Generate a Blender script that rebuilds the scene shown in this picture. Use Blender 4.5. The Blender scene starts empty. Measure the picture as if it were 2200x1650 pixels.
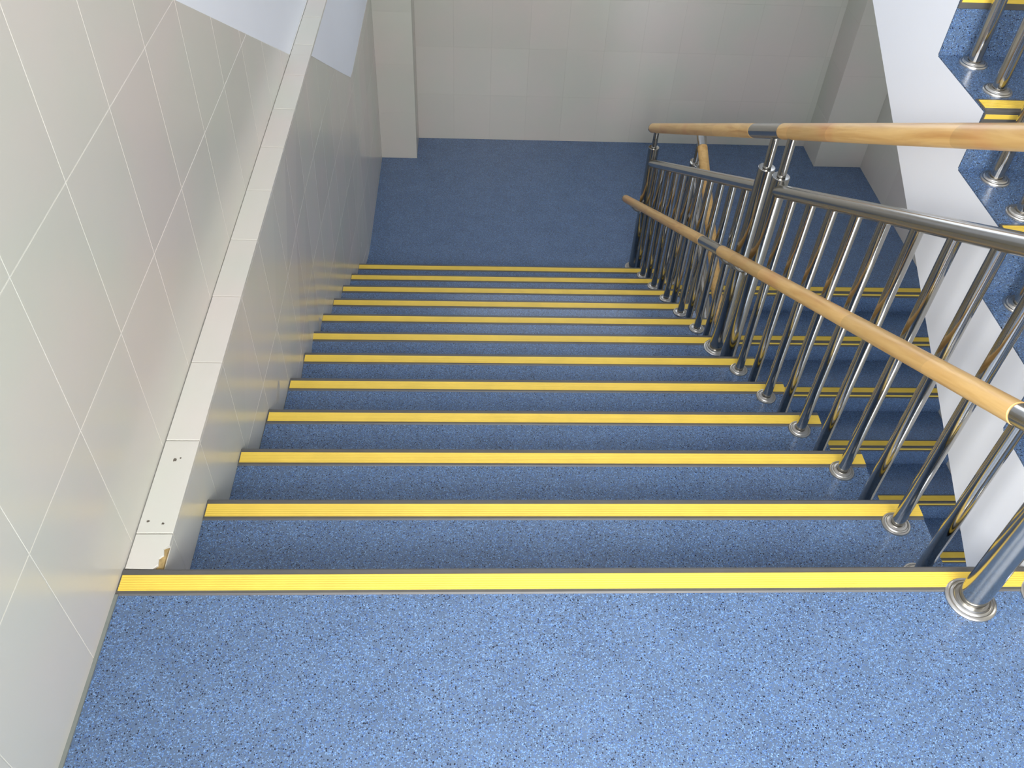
import bpy, bmesh, math, random
from mathutils import Vector, Matrix

random.seed(7)
SC = bpy.context.scene
COL = SC.collection
PI = math.pi

# ------------------------------------------------------------------ camera
cam_d = bpy.data.cameras.new('camera')
cam = bpy.data.objects.new('camera', cam_d)
COL.objects.link(cam)
YAW, PITCH, ROLL = 0.07427, 0.79133, 0.06030
cp, sp, cy, sy = math.cos(PITCH), math.sin(PITCH), math.cos(YAW), math.sin(YAW)
fw = Vector((sy * cp, cy * cp, -sp))
rt = Vector((cy, -sy, 0))
up = rt.cross(fw)
cr, sr = math.cos(ROLL), math.sin(ROLL)
r2 = rt * cr + up * sr
u2 = up * cr - rt * sr
m = Matrix((r2, u2, -fw)).transposed().to_4x4()
m.translation = Vector((0.6052, -0.9920, 1.5444))
cam.matrix_world = m
cam_d.sensor_width = 36
cam_d.lens = 1889.03 / 2200 * 36
cam_d.clip_start = 0.02
SC.camera = cam

# ------------------------------------------------------------------ light
w = bpy.data.worlds.new('sky')
SC.world = w
w.use_nodes = True
bg = w.node_tree.nodes['Background']
bg.inputs[0].default_value = (0.72, 0.83, 1.0, 1)
bg.inputs[1].default_value = 3.0


def area(name, loc, size, power, color, direction):
    d = bpy.data.lights.new(name, 'AREA')
    d.shape = 'RECTANGLE'
    d.size, d.size_y = size
    d.energy = power
    d.color = color
    o = bpy.data.objects.new(name, d)
    o.location = loc
    o.rotation_euler = Vector(direction).to_track_quat('-Z', 'Z').to_euler()
    COL.objects.link(o)
    return o


area('daylight', (-0.16, -1.55, 1.75), (1.0, 1.6), 100, (1.0, 0.985, 0.95), (1, 0.1, -0.1))
area('daylight', (1.2, -2.33, 1.75), (1.7, 1.5), 92, (0.98, 0.98, 1.0), (0.03, 1, -0.22)).data.spread = 2.2
area('daylight', (1.7, 4.95, 1.0), (2.4, 1.2), 7, (1.0, 0.97, 0.92), (0, -1, -0.25))
area('daylight', (2.4, -2.33, -2.2), (1.8, 1.2), 30, (1.0, 0.98, 0.95), (0, 1, 0.1))
SC.view_settings.view_transform = 'Standard'
SC.view_settings.look = 'None'
SC.view_settings.gamma = 1
SC.view_settings.use_curve_mapping = False
SC.view_settings.exposure = -0.06
SC.cycles.use_denoising = True
SC.cycles.max_bounces = 10
SC.cycles.diffuse_bounces = 6
SC.cycles.glossy_bounces = 6
SC.cycles.sample_clamp_indirect = 6

# ------------------------------------------------------------------ sizes (metres), z = 0 on the upper landing
R, G = 0.15, 0.28444          # riser and going
XL = -0.0766                  # face of the tiled wall above the ledge
XA = 1.7092                   # open edge of the flight going down
XC = 1.7831                   # open edge of the flights on the other side of the well
XR = 3.4616                   # right wall
YF, YP = 4.8288, 4.5475       # far wall, front of its pilasters
YB = -2.25                    # back wall behind the camera
YC = -0.0296                  # first riser of the flight going up
YBO = 3.108                   # first nosing of the lower flight
HL = -12 * R                  # half landing
XRAIL = 1.6345


# ------------------------------------------------------------------ materials
def mat(name):
    mt = bpy.data.materials.new(name)
    mt.use_nodes = True
    nt = mt.node_tree
    return mt, nt, nt.nodes['Principled BSDF']


def node(nt, typ, **kw):
    n = nt.nodes.new(typ)
    for k, v in kw.items():
        setattr(n, k, v)
    return n


def ramp(nt, fac, stops, interp='LINEAR'):
    n = nt.nodes.new('ShaderNodeValToRGB')
    n.color_ramp.interpolation = interp
    e = n.color_ramp.elements
    e[0].position, e[0].color = stops[0][0], (*stops[0][1], 1)
    e[1].position, e[1].color = stops[1][0], (*stops[1][1], 1)
    for p, c in stops[2:]:
        x = e.new(p)
        x.color = (*c, 1)
    nt.links.new(fac, n.inputs[0])
    return n


def geo_pos(nt):
    return nt.nodes.new('ShaderNodeNewGeometry').outputs['Position']


def mix(nt, fac, a, b):
    n = nt.nodes.new('ShaderNodeMix')
    n.data_type = 'RGBA'
    for s, v in ((0, fac), (6, a), (7, b)):
        if hasattr(v, 'is_linked') or hasattr(v, 'links'):
            nt.links.new(v, n.inputs[s])
        elif isinstance(v, (int, float)):
            n.inputs[s].default_value = v
        else:
            n.inputs[s].default_value = (*v, 1)
    return n.outputs[2]


def math_n(nt, op, a, b):
    n = nt.nodes.new('ShaderNodeMath')
    n.operation = op
    for i, v in enumerate((a, b)):
        if isinstance(v, (int, float)):
            n.inputs[i].default_value = v
        else:
            nt.links.new(v, n.inputs[i])
    return n.outputs[0]


def srgb(r, g, b):
    return tuple((c / 255 / 12.92) if c / 255 <= 0.04045 else ((c / 255 + 0.055) / 1.055) ** 2.4 for c in (r, g, b))


def plain(name, col, rough=0.5, noise=0.0, scale=3, bump=0.0, bscale=40, spec=0.5):
    mt, nt, b = mat(name)
    b.inputs['Roughness'].default_value = rough
    b.inputs['Specular IOR Level'].default_value = spec
    pos = geo_pos(nt)
    if noise:
        n = node(nt, 'ShaderNodeTexNoise')
        n.inputs['Scale'].default_value = scale
        n.inputs['Detail'].default_value = 5
        nt.links.new(pos, n.inputs['Vector'])
        lo = tuple(c * (1 - noise) for c in col)
        hi = tuple(min(1, c * (1 + noise)) for c in col)
        rp = ramp(nt, n.outputs[0], [(0.3, lo), (0.7, hi)])
        nt.links.new(rp.outputs[0], b.inputs['Base Color'])
    else:
        b.inputs['Base Color'].default_value = (*col, 1)
    if bump:
        n2 = node(nt, 'ShaderNodeTexNoise')
        n2.inputs['Scale'].default_value = bscale
        nt.links.new(pos, n2.inputs['Vector'])
        bp = node(nt, 'ShaderNodeBump')
        bp.inputs['Strength'].default_value = bump
        bp.inputs['Distance'].default_value = 0.002
        nt.links.new(n2.outputs[0], bp.inputs['Height'])
        nt.links.new(bp.outputs[0], b.inputs['Normal'])
    return mt


def rubber():
    mt, nt, b = mat('blue_chip_rubber')
    pos = geo_pos(nt)
    nz = node(nt, 'ShaderNodeTexNoise')
    nz.inputs['Scale'].default_value = 260
    nz.inputs['Detail'].default_value = 2
    nt.links.new(pos, nz.inputs['Vector'])
    vm = node(nt, 'ShaderNodeVectorMath', operation='MULTIPLY_ADD')
    vm.inputs[1].default_value = (0.004, 0.004, 0.004)
    nt.links.new(nz.outputs['Color'], vm.inputs[0])
    nt.links.new(pos, vm.inputs[2])
    pos = vm.outputs[0]
    n = node(nt, 'ShaderNodeTexNoise')
    n.inputs['Scale'].default_value = 9
    n.inputs['Detail'].default_value = 4
    nt.links.new(pos, n.inputs['Vector'])
    c = ramp(nt, n.outputs[0], [(0.3, srgb(82, 100, 125)), (0.7, srgb(90, 109, 135))]).outputs[0]
    # chips: each voronoi cell gets a random chip of one colour and size
    for sc, off, thr, dist, col in ((320, 0.0, 0.50, 0.42, srgb(102, 137, 182)),
                                    (280, 5.3, 0.62, 0.40, srgb(76, 104, 152)),
                                    (360, 8.9, 0.80, 0.40, srgb(126, 158, 196)),
                                    (270, 11.7, 0.80, 0.36, srgb(26, 30, 44)),
                                    (370, 17.1, 0.80, 0.36, srgb(50, 60, 84))):
        mp = node(nt, 'ShaderNodeMapping')
        mp.inputs['Location'].default_value = (off, off * 0.7, off * 1.3)
        nt.links.new(pos, mp.inputs['Vector'])
        v = node(nt, 'ShaderNodeTexVoronoi')
        v.inputs['Scale'].default_value = sc
        nt.links.new(mp.outputs[0], v.inputs['Vector'])
        sep = node(nt, 'ShaderNodeSeparateColor')
        nt.links.new(v.outputs['Color'], sep.inputs[0])
        pick = math_n(nt, 'GREATER_THAN', sep.outputs[0], thr)
        rad = math_n(nt, 'MULTIPLY', sep.outputs[1], 0.22)
        rad = math_n(nt, 'ADD', rad, dist - 0.12)
        near = math_n(nt, 'LESS_THAN', v.outputs['Distance'], rad)
        msk = math_n(nt, 'MULTIPLY', pick, near)
        c = mix(nt, msk, c, col)
    nt.links.new(c, b.inputs['Base Color'])
    b.inputs['Roughness'].default_value = 0.26
    b.inputs['Specular IOR Level'].default_value = 0.45
    n2 = node(nt, 'ShaderNodeTexNoise')
    n2.inputs['Scale'].default_value = 60
    nt.links.new(pos, n2.inputs['Vector'])
    bp = node(nt, 'ShaderNodeBump')
    bp.inputs['Strength'].default_value = 0.15
    bp.inputs['Distance'].default_value = 0.002
    nt.links.new(n2.outputs[0], bp.inputs['Height'])
    nt.links.new(bp.outputs[0], b.inputs['Normal'])
    return mt


def tile_mat(name, col, rough):
    mt, nt, b = mat(name)
    pos = geo_pos(nt)
    info = node(nt, 'ShaderNodeObjectInfo')
    n = node(nt, 'ShaderNodeTexNoise')
    n.inputs['Scale'].default_value = 2.2
    n.inputs['Detail'].default_value = 3
    nt.links.new(pos, n.inputs['Vector'])
    a = tuple(c * f for c, f in zip(col, (0.95, 1.0, 0.96)))
    c2 = tuple(c * f for c, f in zip(col, (1.03, 0.985, 0.985)))
    base = ramp(nt, n.outputs[0], [(0.35, a), (0.65, c2)]).outputs[0]
    k = math_n(nt, 'MULTIPLY', info.outputs['Random'], 0.05)
    k = math_n(nt, 'ADD', k, 0.965)
    hsv = node(nt, 'ShaderNodeHueSaturation')
    nt.links.new(k, hsv.inputs['Value'])
    nt.links.new(base, hsv.inputs['Color'])
    nt.links.new(hsv.outputs[0], b.inputs['Base Color'])
    b.inputs['Roughness'].default_value = rough
    return mt


def wood():
    mt, nt, b = mat('oiled_beech')
    pos = geo_pos(nt)
    # staves along the rail: cells cut by a coarse voronoi on y
    sep = node(nt, 'ShaderNodeSeparateXYZ')
    nt.links.new(pos, sep.inputs[0])
    v = node(nt, 'ShaderNodeTexVoronoi')
    v.voronoi_dimensions = '1D'
    v.inputs['Scale'].default_value = 3.2
    nt.links.new(sep.outputs[1], v.inputs['W'])
    sc = node(nt, 'ShaderNodeSeparateColor')
    nt.links.new(v.outputs['Color'], sc.inputs[0])
    m0 = node(nt, 'ShaderNodeMapping')
    m0.inputs['Rotation'].default_value = (math.radians(29), 0, 0)
    nt.links.new(pos, m0.inputs['Vector'])
    mp = node(nt, 'ShaderNodeMapping')
    mp.inputs['Scale'].default_value = (26, 1.6, 26)
    nt.links.new(m0.outputs[0], mp.inputs['Vector'])
    n = node(nt, 'ShaderNodeTexNoise')
    n.inputs['Scale'].default_value = 1.6
    n.inputs['Detail'].default_value = 6
    n.inputs['Distortion'].default_value = 1.2
    nt.links.new(mp.outputs[0], n.inputs['Vector'])
    g = ramp(nt, n.outputs[0], [(0.25, srgb(200, 148, 84)), (0.42, srgb(220, 174, 106)), (0.6, srgb(232, 190, 122)), (0.8, srgb(214, 164, 96))]).outputs[0]
    k = math_n(nt, 'MULTIPLY', sc.outputs[0], 0.22)
    k = math_n(nt, 'ADD', k, 0.78)
    h = node(nt, 'ShaderNodeHueSaturation')
    nt.links.new(k, h.inputs['Value'])
    nt.links.new(g, h.inputs['Color'])
    # reddish heartwood patches
    n3 = node(nt, 'ShaderNodeTexNoise')
    n3.inputs['Scale'].default_value = 5
    nt.links.new(pos, n3.inputs['Vector'])
    f = ramp(nt, n3.outputs[0], [(0.56, (0, 0, 0)), (0.74, (0.4, 0.4, 0.4))]).outputs[0]
    c = mix(nt, f, h.outputs[0], srgb(200, 124, 76))
    nt.links.new(c, b.inputs['Base Color'])
    b.inputs['Roughness'].default_value = 0.35
    return mt


def steel(name, rough, aniso, tint=(0.62, 0.61, 0.58)):
    mt, nt, b = mat(name)
    b.inputs['Base Color'].default_value = (*tint, 1)
    b.inputs['Metallic'].default_value = 1
    b.inputs['Roughness'].default_value = rough
    if aniso:
        b.inputs['Anisotropic'].default_value = aniso
        t = node(nt, 'ShaderNodeTangent', direction_type='RADIAL', axis='Z')
        nt.links.new(t.outputs[0], b.inputs['Tangent'])
    return mt


M = {
    'rubber': rubber(),
    'nose': plain('dark_grey_rubber', srgb(86, 84, 80), 0.45, 0.08, 20),
    'yellow': plain('yellow_grip_rubber', srgb(230, 196, 78), 0.42, 0.05, 14),
    'tile': tile_mat('satin_wall_tile', srgb(207, 201, 190), 0.24),
    'ledge': tile_mat('pale_ledge_tile', srgb(212, 206, 196), 0.3),
    'paint': plain('white_paint', srgb(238, 240, 244), 0.6, 0.015, 2, 0.1, 60),
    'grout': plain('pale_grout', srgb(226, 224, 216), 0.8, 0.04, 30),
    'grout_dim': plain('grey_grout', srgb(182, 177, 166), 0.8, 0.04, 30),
    'dark': plain('dirty_joint', srgb(98, 90, 78), 0.9, 0.15, 40),
    'mortar': plain('ochre_mortar', srgb(168, 142, 92), 0.95, 0.3, 60, 0.6, 120),
    'seal': plain('grey_sealant', srgb(120, 124, 116), 0.5, 0.05, 30),
    'steel': steel('polished_steel', 0.13, 0.85, (0.46, 0.445, 0.41)),
    'steel_cap': steel('brushed_steel', 0.3, 0.0, (0.56, 0.54, 0.50)),
    'steel_rail': steel('satin_steel', 0.2, 0.0, (0.50, 0.485, 0.45)),
    'wood': wood(),
    'frame': plain('window_frame_white', srgb(230, 230, 228), 0.4),
}
gl, gnt, gb = mat('clear_glass')
gb.inputs['Transmission Weight'].default_value = 1
gb.inputs['Roughness'].default_value = 0.02
gb.inputs['IOR'].default_value = 1.05
M['glass'] = gl


# ------------------------------------------------------------------ helpers
def tag(o, label=None, cat=None, group=None, kind=None):
    if label: o['label'] = label
    if cat: o['category'] = cat
    if group: o['group'] = group
    if kind: o['kind'] = kind
    return o


def wloc(o):
    v = Vector(o.location)
    while o.parent:
        o = o.parent
        v += Vector(o.location)
    return v


def obj(name, bm, mats, parent=None, smooth=None, origin=None):
    """bm is in world coordinates; the object's origin goes to `origin` (default: its parent's)."""
    org = Vector(origin) if origin is not None else (wloc(parent) if parent else Vector((0, 0, 0)))
    bmesh.ops.translate(bm, verts=bm.verts, vec=-org)
    bmesh.ops.recalc_face_normals(bm, faces=bm.faces)
    me = bpy.data.meshes.new(name)
    bm.to_mesh(me)
    bm.free()
    if not isinstance(mats, (list, tuple)): mats = [mats]
    for x in mats: me.materials.append(x)
    if smooth:
        me.polygons.foreach_set('use_smooth', [True] * len(me.polygons))
        me.set_sharp_from_angle(angle=math.radians(smooth))
    o = bpy.data.objects.new(name, me)
    COL.objects.link(o)
    if parent:
        o.parent = parent
        o.location = org - wloc(parent)
    else:
        o.location = org
    return o


def empty(name, loc):
    o = bpy.data.objects.new(name, None)
    o.empty_display_size = 0.1
    o.location = loc
    COL.objects.link(o)
    return o


def box(bm, a, b, bevel=0.0):
    x0, y0, z0 = a
    x1, y1, z1 = b
    v = [bm.verts.new(p) for p in ((x0, y0, z0), (x1, y0, z0), (x1, y1, z0), (x0, y1, z0), (x0, y0, z1), (x1, y0, z1), (x1, y1, z1), (x0, y1, z1))]
    fs = [bm.faces.new([v[i] for i in q]) for q in ((0, 3, 2, 1), (4, 5, 6, 7), (0, 1, 5, 4), (1, 2, 6, 5), (2, 3, 7, 6), (3, 0, 4, 7))]
    if bevel:
        es = {e for f in fs for e in f.edges}
        bmesh.ops.bevel(bm, geom=list(es), offset=bevel, segments=1, affect='EDGES')
    return v


def prism_x(bm, yz, x0, x1, m_idx=None):
    """extrude a closed (y, z) polygon along x; x0 / x1 may be functions of (y, z)."""
    f0 = (lambda y, z: x0) if not callable(x0) else x0
    f1 = (lambda y, z: x1) if not callable(x1) else x1
    a = [bm.verts.new((f0(y, z), y, z)) for y, z in yz]
    b = [bm.verts.new((f1(y, z), y, z)) for y, z in yz]
    n = len(yz)
    bm.faces.new(a)
    bm.faces.new(list(reversed(b)))
    for i in range(n):
        f = bm.faces.new((a[i], b[i], b[(i + 1) % n], a[(i + 1) % n]))
        if m_idx: f.material_index = m_idx[i]


def tube(bm, p0, p1, r, n=24, cap=True, r1=None, dome=0.0):
    p0, p1 = Vector(p0), Vector(p1)
    d = (p1 - p0).normalized()
    side = d.orthogonal().normalized() if abs(d.z) < 0.99 else Vector((1, 0, 0))
    s2 = d.cross(side)
    rings = []
    seq = [(p0, r), (p1, r if r1 is None else r1)]
    if dome:
        seq = [(p0 - d * dome * 0.4, r * 0.72), (p0 - d * dome * 0.15, r * 0.93)] + seq + [(p1 + d * dome * 0.15, r * 0.93), (p1 + d * dome * 0.4, r * 0.72)]
    for p, rr in seq:
        rings.append([bm.verts.new(p + (side * math.cos(2 * PI * i / n) + s2 * math.sin(2 * PI * i / n)) * rr) for i in range(n)])
    for a, b in zip(rings, rings[1:]):
        for i in range(n):
            bm.faces.new((a[i], a[(i + 1) % n], b[(i + 1) % n], b[i]))
    if cap:
        bm.faces.new(list(reversed(rings[0])))
        bm.faces.new(rings[-1])


def path_tube(bm, pts, r, n=14):
    pts = [Vector(p) for p in pts]
    rings = []
    for i, p in enumerate(pts):
        d = (pts[min(i + 1, len(pts) - 1)] - pts[max(i - 1, 0)]).normalized()
        s = d.cross(Vector((0, 1, 0))).normalized()
        t = d.cross(s)
        rings.append([bm.verts.new(p + (s * math.cos(2 * PI * k / n) + t * math.sin(2 * PI * k / n)) * r) for k in range(n)])
    for a, b in zip(rings, rings[1:]):
        for k in range(n):
            bm.faces.new((a[k], a[(k + 1) % n], b[(k + 1) % n], b[k]))
    bm.faces.new(list(reversed(rings[0])))
    bm.faces.new(rings[-1])


def lathe(bm, c, prof, n=32):
    rings = [[bm.verts.new((c[0] + r * math.cos(2 * PI * i / n), c[1] + r * math.sin(2 * PI * i / n), c[2] + z)) for i in range(n)] for r, z in prof]
    for a, b in zip(rings, rings[1:]):
        for i in range(n):
            bm.faces.new((a[i], a[(i + 1) % n], b[(i + 1) % n], b[i]))
    bm.faces.new(list(reversed(rings[0])))
    bm.faces.new(rings[-1])


def clip(poly, a, b, c):
    """keep the part of the polygon with a*u + b*v <= c"""
    out = []
    for i, p in enumerate(poly):
        q = poly[(i + 1) % len(poly)]
        dp, dq = a * p[0] + b * p[1] - c, a * q[0] + b * q[1] - c
        if dp <= 0: out.append(p)
        if dp * dq < 0:
            t = dp / (dp - dq)
            out.append((p[0] + (q[0] - p[0]) * t, p[1] + (q[1] - p[1]) * t))
    return out


def area2(poly):
    return abs(sum(p[0] * q[1] - q[0] * p[1] for p, q in zip(poly, poly[1:] + poly[:1]))) / 2


def tile(name, poly, place, thick, material, parent, inset=0.0005):
    """poly: (u, v) outline; place(u, v, depth) -> world point, depth 0 = face"""
    if len(poly) < 3 or area2(poly) < 4e-4: return None
    cu = sum(p[0] for p in poly) / len(poly)
    cv = sum(p[1] for p in poly) / len(poly)
    bm = bmesh.new()

    def shrink(p, d):
        du, dv = p[0] - cu, p[1] - cv
        l = math.hypot(du, dv)
        return (p[0] - du / l * d * 1.4, p[1] - dv / l * d * 1.4)
    back = [bm.verts.new(place(*p, thick)) for p in poly]
    mid = [bm.verts.new(place(*p, inset)) for p in poly]
    face = [bm.verts.new(place(*shrink(p, inset), 0)) for p in poly]
    n = len(poly)
    bm.faces.new(face)
    bm.faces.new(list(reversed(back)))
    for ra, rb in ((back, mid), (mid, face)):
        for i in range(n):
            bm.faces.new((ra[i], ra[(i + 1) % n], rb[(i + 1) % n], rb[i]))
    c = Vector(place(cu, cv, thick))
    return obj(name, bm, material, parent, origin=c)


def grid_tiles(parent, u0, u1, du, v0, v1, dv, uo, vo, place, thick, material, keep=None, gap=0.0018):
    i0 = math.floor((u0 - uo) / du) - 1
    i1 = math.ceil((u1 - uo) / du) + 1
    j0 = math.floor((v0 - vo) / dv) - 1
    j1 = math.ceil((v1 - vo) / dv) + 1
    for i in range(i0, i1):
        for j in range(j0, j1):
            a, b = uo + i * du + gap / 2, uo + (i + 1) * du - gap / 2
            c, d = vo + j * dv + gap / 2, vo + (j + 1) * dv - gap / 2
            a, b, c, d = max(a, u0), min(b, u1), max(c, v0), min(d, v1)
            if b - a < 0.008 or d - c < 0.008: continue
            p = [(a, c), (b, c), (b, d), (a, d)]
            polys = keep(p) if keep else [p]
            for q in polys:
                tile('tile', q, place, thick, material, parent)


# ------------------------------------------------------------------ the setting
def slab(name, a, b, mats, **kw):
    bm = bmesh.new()
    box(bm, a, b)
    o = obj(name, bm, mats)
    tag(o, kind='structure', **kw)
    return o


def slab_two(name, outline, z0, z1, label):
    """horizontal slab, blue rubber on top, white paint elsewhere"""
    bm = bmesh.new()
    lo = [bm.verts.new((x, y, z0)) for x, y in outline]
    hi = [bm.verts.new((x, y, z1)) for x, y in outline]
    n = len(outline)
    bm.faces.new(hi)
    f = bm.faces.new(list(reversed(lo)))
    f.material_index = 1
    for i in range(n):
        q = bm.faces.new((lo[i], lo[(i + 1) % n], hi[(i + 1) % n], hi[i]))
        q.material_index = 1
    return tag(obj(name, bm, [M['rubber'], M['paint']]), label, kind='structure')


slab_two('floor', [(XL, YB), (XR, YB), (XR, YC + 0.004), (XC, YC + 0.004), (XC, -0.006), (XL, -0.006)], -0.16, 0.0,
         'speckled blue rubber floor of the upper landing in the foreground')
slab_two('floor', [(-0.03, 3.129), (XA + 0.02, 3.129), (XR, YBO + 0.006), (XR, YF), (0.0, YF), (0.0, 3.5), (-0.03, 3.44)], HL - 0.16, HL,
         'speckled blue rubber floor of the half landing at the foot of the stairs')
slab_two('floor', [(XL, YB), (XR, YB), (XR, YF), (XL, YF)], -3.76, -3.6, 'blue rubber floor of the storey below')
slab_two('floor', [(0.0, 3.40), (XR, 3.40), (XR, YF), (0.0, YF)], 1.8 - 0.16, 1.8, 'half landing above')


def g_off(y):
    t = [(0, 0), (0.28, 0), (0.57, 0.0), (0.85, 0.006), (1.14, 0.010), (1.42, 0.002), (1.71, -0.024), (1.99, -0.034), (2.28, -0.032),
         (2.56, -0.031), (2.84, -0.028), (3.14, -0.024), (3.45, 0.0), (9, 0)]
    if y <= 0: return 0
    for (a, fa), (b, fb) in zip(t, t[1:]):
        if a <= y <= b: return fa + (fb - fa) * (y - a) / (b - a)
    return 0


def xw(y, z):
    """face of the lower left wall, a little out of plumb towards the treads"""
    if y <= 0.05 or z >= 0: return 0.0
    return g_off(y) * min(1.0, -z / (0.527 * y + 0.05))


# left wall above the ledge
wl = slab('wall_left', (-0.34, YB - 0.2, -0.02), (XL - 0.0012, YF + 0.3, 0.0), M['grout'],
          label='upper left wall of pale satin tiles with white paint above a sloping tile line')
DL = lambda y: 0.686 - 0.577 * (y - 1.097)      # slope of the top of the tiling
bm = bmesh.new()                                # white paint above the tiling, as a skin of plaster
prism_x(bm, [(0.165, 1.222), (2.285, 0.001), (YF + 0.01, 0.001), (YF + 0.01, 3.6), (0.165, 3.6)], -0.34, XL - 0.0035)
obj('plaster', bm, M['paint'], wl)
bm = bmesh.new()
prism_x(bm, [(-0.95, 1.222), (0.165, 1.222), (0.165, 3.6), (-0.95, 3.6)], -0.34, XL - 0.0035)
box(bm, (-0.34, YB, 2.6), (XL - 0.0035, -0.95, 3.6))
box(bm, (-0.34, YB, 0.9), (XL - 0.0035, -2.1, 2.6))
obj('plaster', bm, M['paint'], wl)
bm = bmesh.new()
prism_x(bm, [(-0.95, 0.0), (2.29, 0.0), (0.165, 1.222), (-0.95, 1.222)], -0.34, XL - 0.0012)
box(bm, (-0.34, YB, 0.0), (XL - 0.0012, -0.95, 0.9))
obj('tile_bed', bm, M['grout'], wl)


def keep_left(p):
    q = clip(clip(p, 0.577, 1, 0.686 + 0.577 * 1.097), 0, 1, 1.22)
    return [q] if len(q) > 2 else []


grid_tiles(wl, -1.55, 2.6, 0.2575, 0.0, 1.25, 0.345, 0.065, 0.0,
           lambda u, v, d: (XL - d, u, v), 0.012, M['tile'], keep_left)

# lower left wall under the ledge
ww = bmesh.new()
ys = [-0.02 + i * 0.07 for i in range(66)]
ys = [y for y in ys if y < YP] + [YP]
zs = [-0.014, -0.2, -0.5, -0.9, -1.3, -1.8, -2.2, -3.6]
front = [[ww.verts.new((xw(y, z) - 0.0012, y, z)) for z in zs] for y in ys]
back = [[ww.verts.new((-0.34, y, z)) for z in (zs[0], zs[-1])] for y in ys]
for i in range(len(ys) - 1):
    for j in range(len(zs) - 1):
        ww.faces.new((front[i][j], front[i + 1][j], front[i + 1][j + 1], front[i][j + 1]))
    ww.faces.new((front[i][0], front[i + 1][0], back[i + 1][0], back[i][0]))
    ww.faces.new((back[i][0], back[i + 1][0], back[i + 1][1], back[i][1]))
    ww.faces.new((front[i][-1], front[i + 1][-1], back[i + 1][1], back[i][1]))
ww.faces.new(front[0] + [back[0][1], back[0][0]])
ww.faces.new(front[-1] + [back[-1][1], back[-1][0]])
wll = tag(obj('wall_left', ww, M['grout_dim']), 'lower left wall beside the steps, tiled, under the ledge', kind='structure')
bm = bmesh.new()
ps = [2.29, 2.5, 2.7, 2.9, 3.04, 3.14, 3.2, 3.25, 3.3, 3.35, 3.4, 3.45, 3.8, YP]
zb = lambda y: max(DL(y) + 0.003, -0.615)
fr = [[bm.verts.new((xw(y, z) - 0.0009, y, z)) for z in [-0.012 + (zb(y) + 0.012) * k / 6 for k in range(7)]] for y in ps]
bk = [[bm.verts.new((-0.1, y, z)) for z in (-0.012, zb(y))] for y in ps]
for a, b, c, d in zip(fr, fr[1:], bk, bk[1:]):
    for k in range(6):
        bm.faces.new((a[k], b[k], b[k + 1], a[k + 1]))
    bm.faces.new((a[0], b[0], d[0], c[0]))
    bm.faces.new((a[6], b[6], d[1], c[1]))
obj('plaster', bm, M['paint'], wll)


def keep_low(p):
    out = []
    y0, z0 = 2.26, DL(2.26)
    q = clip(clip(p, 0.577, 1, 0.686 + 0.577 * 1.097), 1, 0, 3.345)
    if len(q) > 2: out.append(q)
    q = clip(clip(p, -1, 0, -3.345), 0, 1, -0.615)
    if len(q) > 2: out.append(q)
    return out


def keep_low_cut(p):
    # drop what is far under the treads, keep a little overlap
    out = []
    for q in keep_low(p):
        q = clip(q, -0.527, -1, 0.42)
        q = clip(q, 0, -1, 1.86)
        if len(q) > 2: out.append(q)
    return out


grid_tiles(wll, 0.0, YP, 0.2575, -2.2, -0.0118, 0.345, 0.085, -0.345 * 7 - 0.0,
           lambda u, v, d: (xw(u, v) - d, u, v), 0.012, M['tile'], keep_low_cut, gap=0.0010)

# the tiled ledge
led = slab('trim_1', (XL - 0.006, -0.01, -0.03), (-0.009, YP, -0.011), M['dark'], label='narrow tiled ledge running level along the left wall above the steps')
edges = [0.0] + [0.0875 + 0.2548 * i for i in range(18)] + [YP]
for i, (a, b) in enumerate(zip(edges, edges[1:])):
    x0 = XL + (0.0022 if i < 4 else 0.0012)
    if i == 0:
        poly = [(x0, a + 0.004), (-0.02, a + 0.002), (-0.011, 0.012), (-0.013, 0.026), (-0.005, 0.034), (-0.009, 0.05), (0.0, 0.06), (0.0, b - 0.0014), (x0, b - 0.0014)]
    else:
        poly = [(x0, a + 0.0012), (0.0004, a + 0.0012), (0.0004, b - 0.0012), (x0, b - 0.0012)]
    t = tile('tile', poly, lambda u, v, d: (u, v, -d), 0.011, M['ledge'], led, 0.0008)
    if i == 0: tag(t, 'chipped first ledge tile')
bm = bmesh.new()
prism_x(bm, [(0.002, -0.012), (0.062, -0.012), (0.052, -0.005), (0.03, -0.003), (0.008, -0.006)], -0.022, -0.0012)
tag(obj('mortar', bm, M['mortar'], led), 'ochre mortar bared by the broken tile edge')
for (x, y, s) in ((-0.042, 0.285, 0.005), (-0.058, 0.118, 0.0035), (-0.026, 0.112, 0.003), (-0.03, 0.29, 0.0022)):
    bm = bmesh.new()
    n = 9
    vs = [bm.verts.new((x + s * (0.6 + 0.7 * random.random()) * math.cos(2 * PI * i / n), y + s * (0.6 + 0.7 * random.random()) * math.sin(2 * PI * i / n), 0.0006)) for i in range(n)]
    f = bm.faces.new(vs)
    bmesh.ops.extrude_face_region(bm, geom=[f])
    bmesh.ops.translate(bm, verts=vs, vec=(0, 0, -0.0005))
    obj('chip', bm, M['dark'], led)

# sealant line along the landing
bm = bmesh.new()
prism_x(bm, [(-1.6, -0.0), (-0.058, -0.0), (-0.058, 0.004), (-1.6, 0.004)], XL, XL + 0.007)
tag(obj('baseboard_left', bm, M['seal']), 'thin grey sealant line where the landing floor meets the left wall', kind='structure')

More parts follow.
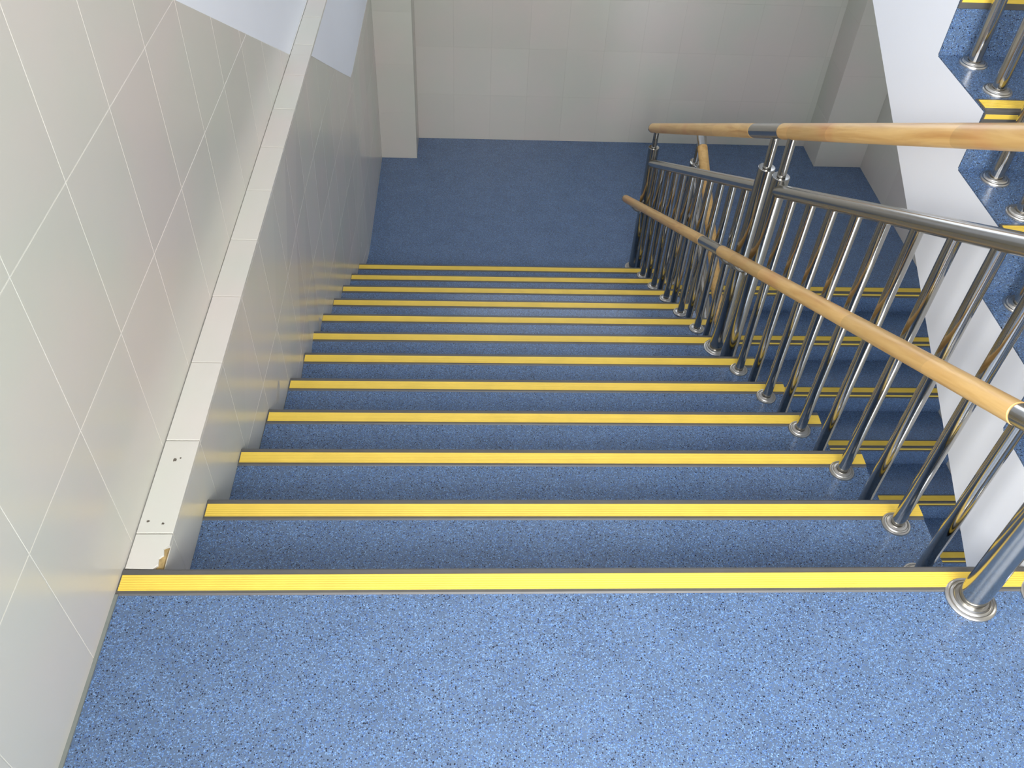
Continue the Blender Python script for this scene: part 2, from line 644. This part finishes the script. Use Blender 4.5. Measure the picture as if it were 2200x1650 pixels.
# far wall and its two pilasters
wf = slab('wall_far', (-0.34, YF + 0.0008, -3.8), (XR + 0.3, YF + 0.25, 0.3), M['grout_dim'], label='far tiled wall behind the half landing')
wf2 = slab('wall_far', (-0.34, YF + 0.0008, 1.75), (XR + 0.3, YF + 0.25, 3.6), M['paint'], label='far wall above the window')
for a, b in ((-0.34, 0.45), (2.95, XR + 0.3)):
    slab('wall_far', (a, YF + 0.0008, 0.3), (b, YF + 0.25, 1.75), M['paint'], label='far wall beside the window')
PL, PR = 0.2459, 3.116
grid_tiles(wf, PL, PR, 0.2575, -1.8, -0.07, 0.345, PL, -1.8, lambda u, v, d: (u, YF + d, v), 0.012, M['tile'], gap=0.0007)
for nm, x0, x1, side in (('pilaster', 0.0, PL, 1), ('pilaster', PR, XR, -1)):
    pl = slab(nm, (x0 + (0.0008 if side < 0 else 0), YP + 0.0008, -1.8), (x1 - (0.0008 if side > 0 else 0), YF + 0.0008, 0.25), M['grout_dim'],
              label='tiled pilaster in the far %s corner of the half landing' % ('left' if side > 0 else 'right'))
    grid_tiles(pl, x0, x1, 0.36, -1.8, -0.07, 0.345, x0, -1.8, lambda u, v, d: (u, YP + d, v), 0.012, M['tile'], gap=0.0007)
    xf = x1 if side > 0 else x0
    grid_tiles(pl, YP + 0.001, YF, 0.3, -1.8, -0.07, 0.345, YP, -1.8, lambda u, v, d: (xf - side * d, u, v), 0.012, M['tile'], gap=0.0007)

# right wall
wr = slab('wall_right', (XR + 0.0008, YB - 0.2, -3.8), (XR + 0.25, YF + 0.3, 3.6), M['grout_dim'], label='right tiled wall beside the lower flight')
grid_tiles(wr, 1.2, YP, 0.2575, -2.9, -0.5, 0.345, YP, -1.8, lambda u, v, d: (XR + d, u, v), 0.012, M['tile'], gap=0.0007)

# back walls with their windows, behind the camera
for (a, b, c, d) in ((-0.34, 0.0, 0.9, 2.65), (2.05, XR + 0.3, 0.9, 2.65), (-0.34, XR + 0.3, 2.65, 3.6), (-0.34, XR + 0.3, -1.5, 0.9),
                     (-0.34, 1.4, -3.8, -1.5), (3.4, XR + 0.3, -3.8, -1.5)):
    slab('wall_back', (a, YB - 0.2, c), (b, YB, d), M['paint'], label='back wall behind the landing')


def side_window():
    t = tag(empty('window_3', (-0.15, -1.525, 0.9)), 'window in the left wall behind the camera', kind='structure')
    bm = bmesh.new()
    box(bm, (-0.13, -2.1, 0.9), (-0.09, -2.05, 2.6)); box(bm, (-0.13, -1.0, 0.9), (-0.09, -0.95, 2.6))
    box(bm, (-0.13, -2.05, 0.9), (-0.09, -1.0, 0.95)); box(bm, (-0.13, -2.05, 2.55), (-0.09, -1.0, 2.6))
    obj('window_frame', bm, M['frame'], t)
    bm = bmesh.new()
    box(bm, (-0.125, -1.545, 0.95), (-0.095, -1.505, 2.55))
    obj('mullion', bm, M['frame'], t)


side_window()


def window(name, x0, x1, z0, z1, y, nx, label):
    t = tag(empty(name, ((x0 + x1) / 2, y, z0)), label, kind='structure')
    bm = bmesh.new()
    f = 0.05
    box(bm, (x0, y - 0.03, z0), (x0 + f, y + 0.03, z1)); box(bm, (x1 - f, y - 0.03, z0), (x1, y + 0.03, z1))
    box(bm, (x0 + f, y - 0.03, z0), (x1 - f, y + 0.03, z0 + f)); box(bm, (x0 + f, y - 0.03, z1 - f), (x1 - f, y + 0.03, z1))
    obj('window_frame', bm, M['frame'], t)
    for k in range(1, nx):
        xm = x0 + (x1 - x0) * k / nx
        bm = bmesh.new()
        box(bm, (xm - 0.02, y - 0.025, z0 + f), (xm + 0.02, y + 0.025, z1 - f))
        obj('mullion', bm, M['frame'], t)


window('window_1', 0.0, 2.05, 0.9, 2.65, YB - 0.04, 3, 'window in the back wall of the upper landing')
window('window_2', 0.45, 2.95, 0.3, 1.75, YF + 0.06, 3, 'window above the half landing')
slab('ceiling', (-0.34, YB - 0.2, 3.44), (XR + 0.3, 0.0, 3.6), M['paint'], label='white ceiling over the upper landing')
slab('ceiling', (-0.34, 0.0, 3.6), (XR + 0.3, YF + 0.3, 3.7), M['paint'], label='white ceiling over the stairwell')


# ------------------------------------------------------------------ stairs
def nosing(parent, x0, x1, y, z, s, x0b=None):
    """s: +1 the step falls towards +y, -1 towards -y; y, z = the arris"""
    T = 0.003
    P = lambda pts: [(y + s * (a), z + b) for a, b in pts]
    bm = bmesh.new()
    prism_x(bm, P([(-0.056, 0.0), (-0.053, T), (-0.001, T), (T, T - 0.002), (T, -0.032), (0.0, -0.034), (0.0, 0.0)]), x0, x1)
    ns = obj('nosing', bm, M['nose'], parent)
    pts = [(-0.047, T - 0.0005)]
    n = 7
    for i in range(n):
        a = -0.047 + 0.037 * i / n
        b = -0.047 + 0.037 * (i + 1) / n
        pts += [(a + 0.0006, T + 0.0012), (b - 0.0018, T + 0.0012), (b - 0.0012, T + 0.0003)]
    pts += [(-0.010, T - 0.0005)]
    bm = bmesh.new()
    prism_x(bm, P(pts), x0 + 0.003, x1)
    prism_x(bm, P([(T - 0.0005, -0.006), (T + 0.0012, -0.007), (T + 0.0012, -0.017), (T - 0.0005, -0.018)]), x0 + 0.003, x1)
    obj('grip_strip', bm, M['yellow'], ns)


def flight(loc, label, x0, x1, noses, s, base_z, bottom, end_z):
    """noses: list of (y, z) arrises, top one first; s=+1 falls towards +y"""
    t = tag(empty('staircase', loc), label, 'staircase', 'flights of blue rubber stairs')
    C4 = 0.004
    # white concrete body: sawtooth top, straight underside
    top = []
    for i, (y, z) in enumerate(noses):
        if i: top.append((y - s * G, z - C4))
        top.append((y - s * C4 if i else y - s * C4, z - C4))
    yl, zl = noses[-1]
    y0, z0 = noses[0]
    top.append((yl - s * C4, zl - R))
    low = [(yl - s * C4, zl - R - end_z), (y0 - s * C4, z0 + bottom)]
    bm = bmesh.new()
    prism_x(bm, top + low, x0 + 0.0, x1)
    obj('stair_body', bm, M['paint'], t)
    for i, (y, z) in enumerate(noses):
        xs = x0(y, z) if callable(x0) else x0
        if i:
            bm = bmesh.new()
            prism_x(bm, [(y - s * (G - 0.0), z - C4), (y - s * C4, z - C4), (y - s * C4, z), (y - s * (G - 0.0), z)], xs, x1)
            obj('tread', bm, M['rubber'], t)
        bm = bmesh.new()
        prism_x(bm, [(y - s * C4, z), (y, z), (y, z - R), (y - s * C4, z - R)], xs, x1)
        obj('riser', bm, M['rubber'], t)
        nosing(t, xs, x1, y, z, s)
    return t


# flight A, down and away from the upper landing
A_N = [(k * G, -k * R) for k in range(12)]
ta = tag(empty('staircase', (0.82, 0, -1.8)), 'main flight of blue speckled steps going down from the landing to the half landing', 'staircase')
top = []
for k, (y, z) in enumerate(A_N):
    if k: top.append((y - G - 0.004, z - 0.004))
    top.append((y - 0.004, z - 0.004))
yl, zl = A_N[-1]
top.append((yl - 0.004, zl - R))
bm = bmesh.new()
prism_x(bm, top + [(yl - 0.004, zl - R - 0.14), (-0.004, -0.28)], 0.012, XA)
obj('stair_body', bm, M['paint'], ta)
for k, (y, z) in enumerate(A_N):
    xs = (xw(y - 0.1, z) + 0.0005) if k else 0.0005
    xn = 0.0 if not k else min(xw(y - 0.02, z), xs)
    if k:
        bm = bmesh.new()
        prism_x(bm, [(y - G, z - 0.004), (y - 0.004, z - 0.004), (y - 0.004, z), (y - G, z)], lambda yy, zz: xw(yy, zz) + 0.0005, XA)
        obj('tread', bm, M['rubber'], ta)
    bm = bmesh.new()
    prism_x(bm, [(y - 0.004, z), (y, z), (y, z - R + (0.0 if k < 11 else 0.0005)), (y - 0.004, z - R + (0.0 if k < 11 else 0.0005))], lambda yy, zz: xw(yy, zz) + 0.0005, XA)
    obj('riser', bm, M['rubber'], ta)
    if k == 0:
        nosing(ta, XL + 0.0005, XC - 0.001, y - 0.003, z, 1)
    else:
        nosing(ta, xw(y, z) + 0.0005, XA, y, z, 1)

# flight B (lower) and flight C (up from the landing), both facing the camera
B_N = [(YBO - k * G, -1.8 - k * R) for k in range(12)]
C_N = [(YC + (11 - k) * G, (12 - k) * R) for k in range(12)]


def flight_near(loc, label, noses, x0, x1, drop0, drop1):
    t = tag(empty('staircase', loc), label, 'staircase')
    top = []
    for k, (y, z) in enumerate(noses):
        if k: top.append((y + G + 0.004, z - 0.004))
        top.append((y + 0.004, z - 0.004))
    yl, zl = noses[-1]
    top.append((yl + 0.004, zl - R))
    bm = bmesh.new()
    prism_x(bm, top + [(yl + 0.004 + drop1[0], zl - R + drop1[1]), (noses[0][0] + 0.004, noses[0][1] - drop0)], x0, x1)
    obj('stair_body', bm, M['paint'], t)
    for k, (y, z) in enumerate(noses):
        bm = bmesh.new()
        ye = y + (G if k else 0.32)
        prism_x(bm, [(y + 0.004, z - 0.004), (ye, z - 0.004), (ye, z), (y + 0.004, z)], x0, x1)
        if k or noses is C_N: obj('tread', bm, M['rubber'], t)
        else: bm.free()
        bm = bmesh.new()
        prism_x(bm, [(y, z), (y + 0.004, z), (y + 0.004, z - R), (y, z - R)], x0, x1)
        obj('riser', bm, M['rubber'], t)
        nosing(t, x0, x1, y, z, -1)
    return t


flight_near((2.6, 1.5, -3.6), 'lower flight of shaded blue steps seen through the well behind the railing', B_N, XC, XR - 0.001, 0.33, (0.0, -0.02))
# underside of flight C is z = 0.5 y - 0.238
yt = C_N[0][0] + 0.004
flight_near((2.6, 1.5, 0.0), 'flight going up at the right edge with a white sawtooth side', C_N, XC, XR - 0.001, C_N[0][1] - (0.5 * yt - 0.238), (0.0, (0.5 * C_N[-1][0] - 0.238) - (C_N[-1][1] - R)))
# flight overhead, from the upper half landing back up to the next storey
t = tag(empty('staircase', (0.82, 3.1, 1.8)), 'flight overhead above the main flight', 'staircase')
bm = bmesh.new()
top = []
for k in range(12):
    y = 3.13 - k * G
    z = 1.8 + (k) * R
    top += [(y, z), (y, z + R)]
prism_x(bm, top + [(0.0, 3.6), (0.0, 3.3), (3.13, 1.64)], 0.0, XA)
obj('stair_body', bm, M['paint'], t)


# ------------------------------------------------------------------ railings
RB, RN, RS = 0.0155, 0.0290, 0.0145      # baluster, newel, spigot radii


def flange(parent, x, y, z, r, h, tr):
    bm = bmesh.new()
    lathe(bm, (x, y, z), [(r, 0), (r, h * 0.3), (r * 0.95, h * 0.5), (r * 0.86, h * 0.55), (r * 0.845, h * 0.45), (r * 0.825, h * 0.6), (r * 0.74, h * 0.75), (r * 0.725, h * 0.65), (r * 0.70, h * 0.8), (tr * 1.2, h * 0.95), (tr * 1.15, h * 0.8), (tr * 1.02, h * 0.8), (tr * 0.9, h * 0.8)])
    return obj('base_flange', bm, M['steel_cap'], parent, smooth=40, origin=(x, y, z))


def baluster(parent, x, y, z, ztop):
    bm = bmesh.new()
    tube(bm, (x, y, z + 0.001), (x, y, ztop), RB, 28)
    b = obj('baluster', bm, M['steel'], parent, smooth=40, origin=(x, y, z))
    flange(b, x, y, z, 0.034, 0.011, RB)


def newel(parent, x, y, z, ztop, zrail, spig=True):
    bm = bmesh.new()
    tube(bm, (x, y, z + 0.001), (x, y, ztop - 0.004), RN, 40)
    b = obj('newel_post', bm, M['steel'], parent, smooth=40, origin=(x, y, z))
    flange(b, x, y, z, 0.0505, 0.013, RN)
    bm = bmesh.new()
    lathe(bm, (x, y, ztop - 0.005), [(RN + 0.0003, 0), (RN + 0.0003, 0.004), (RN - 0.001, 0.0052), (RN - 0.004, 0.0052), (RS + 0.001, 0.0035)], 40)
    obj('cap', bm, M['steel_rail'], b, smooth=40, origin=(x, y, ztop))
    if spig:
        bm = bmesh.new()
        tube(bm, (x, y, ztop), (x, y, zrail), RS, 28)
        obj('spigot', bm, M['steel'], b, smooth=40, origin=(x, y, ztop))
    return b


def rail_seg(parent, name, x, y0, y1, zf, r, material, dome=0.0, label=None, n=28):
    bm = bmesh.new()
    tube(bm, (x, y0, zf(y0)), (x, y1, zf(y1)), r, n, dome=dome)
    o = obj(name, bm, material, parent, smooth=40)
    if label: o['label'] = label
    return o


def bracket(parent, xn, xr, y, z, dirx):
    """arm from the newel face out and up to the underside of the low rail"""
    bm = bmesh.new()
    pts = []
    x0 = xn + dirx * (RN - 0.004)
    for i in range(9):
        a = i / 8 * PI / 2
        pts.append((x0 + (xr - x0) * math.sin(a), y, z - 0.052 + 0.034 * (1 - math.cos(a))))
    path_tube(bm, pts + [(xr, y, z - 0.012)], 0.0085)
    sl = -0.538
    prism_x(bm, [(y + a, z + sl * a + b) for a, b in ((-0.028, -0.0265), (0.028, -0.0265), (0.032, -0.018), (-0.032, -0.018))], xr - 0.014, xr + 0.014)
    o = obj('bracket', bm, M['steel_cap'], parent, smooth=40)
    bm = bmesh.new()
    cx = xn + dirx * (RN - 0.002)
    tube(bm, (cx, y, z - 0.052), (cx + dirx * 0.008, y, z - 0.052), 0.021, 24)
    obj('rosette', bm, M['steel_cap'], o, smooth=40)


def railing(name_label, base, x, xl, newels, bals, zsteel, zwood, zlow, steel_spans, wood_spans, sleeves, low_spans, low_sleeves, brackets):
    t = tag(empty('railing', base), name_label, 'railing')
    for y, z, zt in newels:
        newel(t, x, y, z, zt, zwood(y) - 0.012)
    for y, z in bals:
        baluster(t, x, y, z, zsteel(y) - 0.010)
    for a, b in steel_spans:
        rail_seg(t, 'top_rail', x, a, b, zsteel, 0.0225, M['steel_rail'], label=None)
    for a, b in wood_spans:
        rail_seg(t, 'handrail', x, a, b, zwood, 0.0262, M['wood'], dome=0.012, label='wooden handrail')
    for a, b in sleeves:
        rail_seg(t, 'sleeve', x, a, b, zwood, 0.0256, M['steel_rail'], label='steel handrail joint')
    for a, b in low_spans:
        rail_seg(t, 'low_handrail', xl, a, b, zlow, 0.0222, M['wood'], dome=0.01, label='lower wooden handrail')
    for a, b in low_sleeves:
        rail_seg(t, 'sleeve', xl, a, b, zlow, 0.0216, M['steel_rail'], label='steel handrail joint')
    for y in brackets:
        bracket(t, x, xl, y, zlow(y), -1 if xl < x else 1)
    return t


# railing A
zs_a = lambda y: 0.549 - 0.553 * (y - 0.457) - 0.0265
zw_a = lambda y: 0.746 - 0.5535 * (y - 0.447)
zl_a = lambda y: 0.458 - 0.538 * (y - 0.019)
# two balusters to a step, newels at the landing, the sixth step and the half landing
bals = []
for k in range(1, 13):
    z = -k * R
    if k not in (6, 12): bals.append((k * G - 0.070, z))
    if k != 6: bals.append((k * G - 0.070 - G / 2, z))
newels_a = [(-0.079, 0.0, 0.865), (6 * G - 0.072, -6 * R, -0.048), (6 * G - 0.072 - G / 2, -6 * R, 0.006), (3.33, HL, -0.965)]
railing('polished steel railing with two wooden handrails beside the main flight', (XRAIL, 1.6, -0.9), XRAIL, 1.560, newels_a, bals, zs_a, zw_a, zl_a,
        [(3.32, 1.655), (1.50, -0.07)], [(3.425, 1.845), (1.575, -0.16)], [(3.443, 3.42), (1.842, 1.573)],
        [(3.50, 1.90), (1.65, 0.010)], [(3.525, 3.49), (1.897, 1.645), (0.005, -0.16)], [-0.079, 6 * G - 0.072, 6 * G - 0.072 - G / 2, 3.27])
# railing B, of the lower flight
nb = lambda y: -1.8 - 0.527 * (YBO - y)
balb = []
for k in range(1, 12):
    z = -1.8 - k * R
    balb += [(YBO - k * G + 0.07, z), (YBO - k * G + 0.07 + G / 2, z)]
XB = 1.848
railing('steel railing of the lower flight, half hidden behind the near balusters', (XB, 3.3, HL), XB, XB + 0.075, [(3.21, HL, -0.985)], balb,
        lambda y: nb(y) + 0.745, lambda y: nb(y) + 0.95 - 0.05 * (y - 2.9) / 0.4 * 0.5, lambda y: nb(y) + 0.45,
        [(3.24, 0.1)], [(3.14, 0.1)], [(3.245, 3.142)], [(3.30, 0.1)], [(3.32, 3.295)], [3.21])
# railing C, of the flight going up
nc = lambda y: 0.15 + 0.527 * (y - YC)
balc = []
for j in range(1, 13):
    z = j * R
    y0 = YC + j * G
    balc += [(y0 - 0.045, z), (y0 - 0.045 - G / 2, z)]
balc = [b for b in balc if b[0] < 2.6]
XCR = 1.853
tc = railing('steel railing of the flight going up at the right edge', (XCR, 1.0, 0.6), XCR, XCR + 0.075, [], balc,
             lambda y: nc(y) + 0.745, lambda y: nc(y) + 0.95, lambda y: nc(y) + 0.45,
             [(-0.07, 2.7)], [(-0.16, 2.7)], [], [(-0.1, 2.7)], [], [])
newel(tc, 1.797, -0.075, 0.0, 0.88, 1.05)
